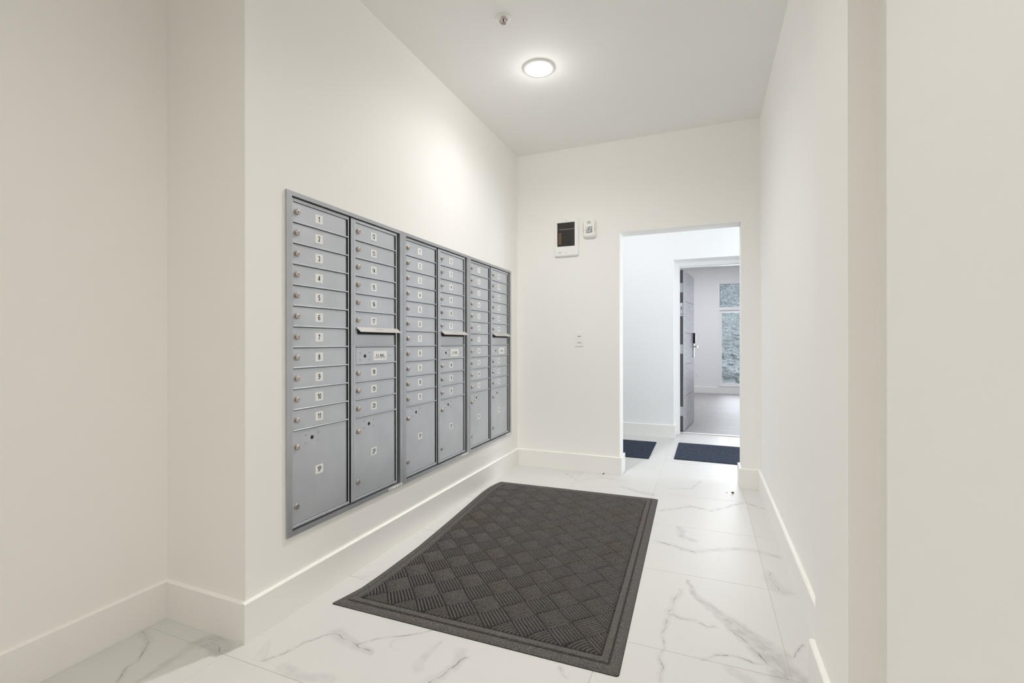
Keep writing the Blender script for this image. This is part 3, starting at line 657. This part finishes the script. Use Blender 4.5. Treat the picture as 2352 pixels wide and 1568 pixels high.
# shallow curl of the left edge
NS = 40
rings = [(0, .0004), (0, .0022), (.010, .0070), (.020, .0085), (.0345, .0085), (.0372, .0048), (.0415, .0048), (.0440, .0105), (.0475, .0115), (.066, .0115), (.0715, .0062)]
def ring_pts(i, z):
    r = .012 if i < .04 else .005
    x0, x1, y0, y1 = i, LW-i, i, LL-i; P = []
    def seg_(a, b, nn): return [(a[0]+(b[0]-a[0])*q/nn, a[1]+(b[1]-a[1])*q/nn) for q in range(nn+1)]
    for cxy, a0, start, end in (((x1-r, y0+r), -PI/2, (x0+r, y0), (x1-r, y0)), ((x1-r, y1-r), 0, (x1, y0+r), (x1, y1-r)), ((x0+r, y1-r), PI/2, (x1-r, y1), (x0+r, y1)), ((x0+r, y0+r), PI, (x0, y1-r), (x0, y0+r))):
        P += seg_(start, end, NS)
        for q in (1, 2): P.append((cxy[0]+r*math.cos(a0+q*PI/6), cxy[1]+r*math.sin(a0+q*PI/6)))
    return [mp3(a, b, z) for a, b in P]
def ring_mesh(rs, name, m, smooth=True, fill=False):
    m_ = MB(); R = []
    for i, z in rs:
        P = ring_pts(i, z); R.append(list(range(len(m_.v), len(m_.v)+len(P)))); m_.v += P
    for a, b in zip(R, R[1:]):
        for q in range(len(a)): m_.f.append((a[q], a[(q+1) % len(a)], b[(q+1) % len(a)], b[q])); m_.m.append(0); m_.sm.append(smooth)
    if fill: m_.f.append(tuple(R[-1])); m_.m.append(0); m_.sm.append(False)
    return m_.build(name, m, tmat)
ring_mesh([(-.002, .0003), (-.0015, .0018), (.004, .0030)], 'rubber_edge', 'rubber')
ring_mesh(rings[:6], 'border', 'carpet', False)
ring_mesh([(.0372, .0048), (.0415, .0048)], 'border_groove', 'rubber')
ring_mesh([(.0415, .0048)]+rings[7:], 'inner_border', 'carpet', False)
# field (fine grid so that it follows the wavy left edge)
IN = .0712; m_ = MB(); gx, gy = 8, 60
for j in range(gy+1):
    for i in range(gx+1): m_.v.append(mp3(IN+(LW-2*IN)*i/gx, IN+(LL-2*IN)*j/gy, .0062))
for j in range(gy):
    for i in range(gx): k = j*(gx+1)+i; m_.f.append((k, k+1, k+gx+2, k+gx+1)); m_.m.append(0); m_.sm.append(False)
m_.build('field', 'carpet_base', tmat)
DG = (LW-2*IN)/7; SD = DG/math.sqrt(2); NRIB = 8; m_ = MB()
u_lo, u_hi, v_lo, v_hi = IN+.002, LW-IN-.002, IN+.002, LL-IN-.002
def clip(p, q):
    a, b = 0, 1; dx, dy = q[0]-p[0], q[1]-p[1]
    for pp, qq in ((-dx, p[0]-u_lo), (dx, u_hi-p[0]), (-dy, p[1]-v_lo), (dy, v_hi-p[1])):
        if abs(pp) < 1e-9:
            if qq < 0: return None
            continue
        t_ = qq/pp
        if pp < 0: a = max(a, t_)
        else: b = min(b, t_)
    if b-a < .05: return None
    return (p[0]+dx*a, p[1]+dy*a), (p[0]+dx*b, p[1]+dy*b)
def rib(pts):
    w_, h_, z = .0043, .0062, .0060; k = len(m_.v); n = len(pts)
    rows_ = []
    for i, p in enumerate(pts):
        a = pts[max(i-1, 0)]; b = pts[min(i+1, n-1)]; d = Vector((b[0]-a[0], b[1]-a[1])).normalized(); nx_, ny_ = -d.y, d.x
        e = 1.0; row = []
        for s, zz in ((-1, 0), (-.62, .8), (0, 1), (.62, .8), (1, 0)):
            off = 0
            if i in (0, n-1) : off = -(.0022 if zz > 0 else 0)*(1 if i == n-1 else -1)
            row.append(len(m_.v)); m_.v.append(mp3(p[0]+nx_*w_*s*e+d.x*off, p[1]+ny_*w_*s*e+d.y*off, z+h_*zz))
        rows_.append(row)
    for a, b in zip(rows_, rows_[1:]):
        for q in range(4): m_.f.append((a[q], a[q+1], b[q+1], b[q])); m_.m.append(0); m_.sm.append(True)
    for r_ in (rows_[0], rows_[-1]): m_.f.append(tuple(r_)); m_.m.append(0); m_.sm.append(False)
e1 = Vector((1, 1)).normalized(); e2 = Vector((-1, 1)).normalized()
o0 = Vector((IN+DG/2, IN))
for i in range(-14, 30):
    for j in range(-14, 30):
        c = o0+e1*SD*i+e2*SD*j
        if c.x < IN-DG/2 or c.x > LW-IN+DG/2 or c.y < IN-DG/2 or c.y > LL-IN+DG/2: continue
        fwd = (i+j) % 2 == 0
        d, s = (e1, e2) if fwd else (e2, e1)
        for q in range(NRIB):
            off = (q-(NRIB-1)/2)*SD/NRIB; p = c+s*off
            r_ = clip(p-d*(SD/2-.0015), p+d*(SD/2-.0015))
            if not r_: continue
            a, b = r_
            if math.hypot(b[0]-a[0], b[1]-a[1]) < .010: continue
            if fwd and c.y < IN+.01:        # fans along the front edge
                L_ = math.hypot(b[0]-a[0], b[1]-a[1]); pts = []
                for t_ in (0, .2, .4, .6, .8, 1): k_ = (1-t_)**2*.16*L_; pts.append((a[0]+(b[0]-a[0])*t_+k_, a[1]+(b[1]-a[1])*t_+k_*.0+(t_*(1-t_))*.1*L_))
                rib(pts)
            else: rib([a, b])
m_.build('ribs', 'carpet', tmat, kind='stuff')

# ------------------------------------------------------------------ corridor doormats
def doormat(label, x0, x1, y0, y1, skew):
    t = thing('doormat', label, 'mat', ((x0+x1)/2, (y0+y1)/2, 0), skew)
    hx, hy = (x1-x0)/2, (y1-y0)/2
    MB().box(-hx, hx, -hy, hy, .0003, .003).build('backing', 'rubber', t, bevel=.001, seg=1)
    m_ = MB(); nx_, ny_ = 60, 42; rr = random.Random(int(x0*100)+5)
    for j in range(ny_+1):
        for i in range(nx_+1): m_.v.append((-hx+.004+(2*hx-.008)*i/nx_, -hy+.004+(2*hy-.008)*j/ny_, .0075+rr.uniform(-.0012, .0012)*(0 < i < nx_)*(0 < j < ny_)))
    for j in range(ny_):
        for i in range(nx_): k = j*(nx_+1)+i; m_.f.append((k, k+1, k+nx_+2, k+nx_+1)); m_.m.append(0); m_.sm.append(True)
    b = [(-hx+.004, -hy+.004), (hx-.004, -hy+.004), (hx-.004, hy-.004), (-hx+.004, hy-.004)]
    for (a, c), (e, f) in zip(b, b[1:]+b[:1]): m_.quad([(a, c, .002), (e, f, .002), (e, f, .0075), (a, c, .0075)])
    m_.build('pile', 'navy', t, norm=False)
doormat('dark navy doormat partly hidden behind the left jamb of the passage', -1.42, -.500, 4.680, 5.489, 0)
doormat('dark navy doormat in front of the open grey apartment door', -.275, .645, 4.760, 5.552, -.008)

# ------------------------------------------------------------------ wall heater
t = thing('wall_heater', 'white recessed wall heater with dark louvres high on the back wall', 'heater', (-1.127, YB, 1.880))
hw, hh, dp = .112, .333, .020
# rounded face frame around the grille opening
gx0, gx1, gz0, gz1 = -.083, .076, .088, .298
m_ = MB(); ro = [(0, hw, hh/2, .016, 0), (1, hw, hh/2, .018, -.010), (2, hw-.004, hh/2-.004, .018, -.017), (3, hw-.011, hh/2-.011, .018, -.0205)]
def rr_pts(hx, hz, r, y, cz, n=5):
    P = []
    for cx_, cz_, a0 in ((hx-r, -hz+r, -PI/2), (hx-r, hz-r, 0), (-hx+r, hz-r, PI/2), (-hx+r, -hz+r, PI)):
        for q in range(n+1): a = a0+q*PI/2/n; P.append((cx_+r*math.cos(a), y, cz+cz_+r*math.sin(a)))
    return P
R = []
for _, hx, hz, r, y in ro: P = rr_pts(hx, hz, r, y, hh/2); R.append(range(len(m_.v), len(m_.v)+len(P))); m_.v += P
for a, b in zip(R, R[1:]):
    for q in range(len(a)): m_.f.append((a[q], a[(q+1) % len(a)], b[(q+1) % len(a)], b[q])); m_.m.append(0); m_.sm.append(True)
# face as strips between outer ring and grille opening (24 outer points, 6 per corner)
corn = [(gx1, gz0), (gx1, gz1), (gx0, gz1), (gx0, gz0)]; yk = -.0205
k0 = len(m_.v); m_.v += [(a, yk, b) for a, b in corn]; last = list(R[-1])
for ci in range(4):
    for q in range(5): m_.f.append((last[ci*6+q], last[ci*6+q+1], k0+ci)); m_.m.append(0); m_.sm.append(False)
    nx_ = (ci+1) % 4; m_.f.append((last[ci*6+5], last[(nx_*6) % 24], k0+nx_, k0+ci)); m_.m.append(0); m_.sm.append(False)
k1 = len(m_.v); m_.v += [(a, -.0008, b) for a, b in corn]
for ci in range(4): m_.f.append((k0+ci, k0+(ci+1) % 4, k1+(ci+1) % 4, k1+ci)); m_.m.append(0); m_.sm.append(False)
m_.build('face_frame', 'plastic', t, norm=True)
MB().box(gx0, gx1, -.0022, -.0006, gz0, gz1).build('back_pan', 'pan', t)
m_ = MB(); nl = 28
for i in range(nl):
    z = gz0+(gz1-gz0)*(i+.5)/nl; m_.quad([(gx0, -.018, z-.0012), (gx1, -.018, z-.0012), (gx1, -.0125, z+.0014), (gx0, -.0125, z+.0014)]); m_.quad([(gx0, -.018, z-.0012), (gx1, -.018, z-.0012), (gx1, -.018, z-.0004), (gx0, -.018, z-.0004)])
m_.build('louvres', 'louver', t, kind='stuff')
MB().box(gx0+.006, gx0+.036, -.008, -.0022, gz0+.02, gz0+.125).build('heating_coil', 'copper', t, bevel=.004)
MB().box(gx0+.012, gx1-.002, -.011, -.0022, gz0+.150, gz0+.156).build('inner_bar', 'hinge', t)
m_ = MB().lathe([(.0165, 0), (.0155, .008), (.0130, .0105)], (-.055, -.0205, .047), 'Y', 22, sign=-1, cap0=False)
o = m_.build('thermostat_knob', 'plastic', t)
m_ = MB(); cc, sn = math.cos(-.75), math.sin(-.75)
m_.v += [(-.055+a*cc-b*sn, -.0313, .047+a*sn+b*cc) for a, b in ((-.011, -.0008), (.011, -.0008), (.011, .0008), (-.011, .0008))]; m_.f.append((0, 1, 2, 3)); m_.m.append(0); m_.sm.append(False)
m_.build('knob_mark', 'greyink', t)
m_ = MB()
for x, z in ((-.002, .313), (-.002, .030)): m_.lathe([(.0035, 0), (.003, .0015)], (x, -.0205, z), 'Y', 10, sign=-1, cap0=False)
m_.build('screws', 'bolt', t, kind='stuff')

# ------------------------------------------------------------------ fire strobe
t = thing('fire_alarm_strobe', 'small white fire alarm strobe with red letters beside the wall heater', 'alarm', (-.921, YB, 2.028))
m_ = MB(); R = []
for hx, hz, r, y in ((.058, .0765, .022, 0), (.058, .0765, .024, -.018), (.053, .0715, .024, -.030), (.044, .062, .022, -.036)):
    P = rr_pts(hx, hz, r, y, .0765); R.append(range(len(m_.v), len(m_.v)+len(P))); m_.v += P
for a, b in zip(R, R[1:]):
    for q in range(len(a)): m_.f.append((a[q], a[(q+1) % len(a)], b[(q+1) % len(a)], b[q])); m_.m.append(0); m_.sm.append(True)
m_.f.append(tuple(R[-1])); m_.m.append(0); m_.sm.append(False)
for i, ch in enumerate('FIRE'):
    for sx in (-.050, .050): add_text(m_, ch, lambda x, y, i=i, sx=sx: (sx+x, -.0345-.0006, .106-i*.0175+y), .010, 1, 1, .18)
m_.build('body', ['plastic', 'redink'], t, norm=False)
m_ = MB().box(-.024, .024, -.040, -.036, .050, .108); m_.build('sounder_plate', 'plastic', t, bevel=.003)
m_ = MB()
for q in range(5): m_.box(-.016, .016, -.0366, -.036, .116+q*.0045, .118+q*.0045)
m_.build('sounder_grille', 'greyink', t)
MB().box(-.027, .027, -.0385, -.0355, .040, .092).build('lens_bezel', 'greyink', t, bevel=.001)
MB().box(-.0245, .0245, -.050, -.038, .0425, .0895).build('strobe_lens', 'clear', t, bevel=.006)
MB().box(-.010, .010, -.0512, -.0498, .052, .080).build('flash_tube', 'reflector', t, bevel=.0006)
MB().lathe([(.004, 0), (.0035, .002)], (0, -.036, .030), 'Y', 10, sign=-1, cap0=False).build('screw', 'bolt', t)

# ------------------------------------------------------------------ wall switch
t = thing('light_switch', 'white rocker light switch plate on the back wall below the heater', 'switch', (-1.015, YB, 1.0885))
MB().box(-.036, .036, -.0055, 0, 0, .126).build('cover_plate', 'plastic', t, bevel=.002)
m_ = MB(); m_.quad([(-.0155, -.006, .036), (.0155, -.006, .036), (.0155, -.010, .080), (-.0155, -.010, .080)])
m_.box(-.0155, .0155, -.0075, -.005, .036, .080); m_.build('rocker', 'plastic', t, bevel=.0008, seg=1)
m_ = MB().box(-.0165, .0165, -.0058, -.0050, .083, .0875).box(-.013, .013, -.0058, -.0050, .0895, .092).box(-.0165, .0165, -.0058, -.0050, .0285, .032)
m_.build('marker_slots', 'greyink', t)

# ------------------------------------------------------------------ ceiling lights: the hall fixture, plus added unseen ones for the entry
def ceiling_light(label, x, y, lens, cat='light'):
    t = thing('ceiling_light', label, cat, (x, y, ZC))
    MB().lathe([(.099, 0), (.099, .004), (.095, .010), (.078, .0115), (.066, .007)], (0, 0, 0), 'Z', 56, sign=-1, cap0=False, cap1=False).build('trim_ring', 'plastic', t)
    MB().lathe([(.066, .0070), (.060, .0095), (.045, .0115), (.025, .013), (.008, .0135)], (0, 0, 0), 'Z', 48, sign=-1, cap0=False).build('diffuser', lens, t)
    return t
ceiling_light('round flush white LED ceiling light glowing above the entrance mat', -.955, 2.772, 'lens')
ceiling_light('round flush white LED ceiling light added over the entry, out of view', -.72, .42, 'lens_added')
ceiling_light('round flush white LED ceiling light added farthest back in the entry, out of view', -.85, -1.55, 'lens_added')

# ------------------------------------------------------------------ sprinkler
t = thing('fire_sprinkler', 'small pendent fire sprinkler with a red bulb on the ceiling', 'sprinkler', (-.979, 2.272, ZC))
MB().lathe([(.041, 0), (.041, .002), (.036, .0045), (.026, .0035), (.018, .001)], (0, 0, 0), 'Z', 32, sign=-1, cap0=False).build('escutcheon', 'plastic', t)
MB().lathe([(.013, .0), (.013, .006), (.010, .008), (.010, .010)], (0, 0, 0), 'Z', 12, sign=-1, cap0=False).build('body', 'chrome', t)
m_ = MB()
for s in (-1, 1):
    pts = [(s*.010, .008), (s*.019, .014), (s*.019, .022), (s*.005, .030)]
    for (a, z), (b, z2) in zip(pts, pts[1:]):
        m_.v += [(a-.0022, -.002, -z), (a+.0022, -.002, -z), (a+.0022, .002, -z), (a-.0022, .002, -z), (b-.0022, -.002, -z2), (b+.0022, -.002, -z2), (b+.0022, .002, -z2), (b-.0022, .002, -z2)]
        k = len(m_.v)-8
        for q in ((0, 1, 5, 4), (1, 2, 6, 5), (2, 3, 7, 6), (3, 0, 4, 7)): m_.f.append(tuple(k+i for i in q)); m_.m.append(0); m_.sm.append(False)
m_.build('frame_arms', 'bolt', t)
MB().lathe([(.0025, .009), (.0036, .018), (.0025, .029)], (0, 0, 0), 'Z', 10, sign=-1).build('glass_bulb', 'bulb', t)
m_ = MB(); nT = 16
for i in range(nT):
    a0 = 2*PI*(i-.34)/nT; a1 = 2*PI*(i+.34)/nT; q = [(.006*math.cos(a0), .006*math.sin(a0)), (.014*math.cos(a0), .014*math.sin(a0)), (.014*math.cos(a1), .014*math.sin(a1)), (.006*math.cos(a1), .006*math.sin(a1))]
    m_.quad([(x, y, -.0310) for x, y in q]); m_.quad([(x, y, -.0322) for x, y in q])
m_.lathe([(.0066, .0295), (.0066, .0330)], (0, 0, 0), 'Z', 16, sign=-1); m_.build('deflector', 'bolt', t)

# ------------------------------------------------------------------ bits on the floor
def crumb(name, label, cat, x, y, r, m, flat=.5, seed=1):
    bm = bmesh.new(); bmesh.ops.create_icosphere(bm, subdivisions=2, radius=r); rg = random.Random(seed)
    for v in bm.verts:
        v.co *= rg.uniform(.75, 1.15); v.co.x *= 1.3; v.co.z *= flat
    zmin = min(v.co.z for v in bm.verts)
    for v in bm.verts: v.co.z -= zmin
    me = bpy.data.meshes.new(name); bm.to_mesh(me); bm.free(); me.materials.append(M[m])
    o = bpy.data.objects.new(name, me); C.objects.link(o); o.location = (x, y, .0002); o['label'] = label; o['category'] = cat
    return o
crumb('leaf_fragment', 'tiny brown leaf fragment on the tiles before the passage opening', 'debris', .190, 3.850, .008, 'soil', .8, 4)
crumb('litter_scrap', 'thin pale bit lying just left of the brown leaf fragment', 'debris', .150, 3.852, .0045, 'greyink', .3, 9)
crumb('dirt_crumb', 'small dark crumb at the foot of the back wall baseboard', 'debris', -.800, 3.998, .006, 'ink', .7, 2)
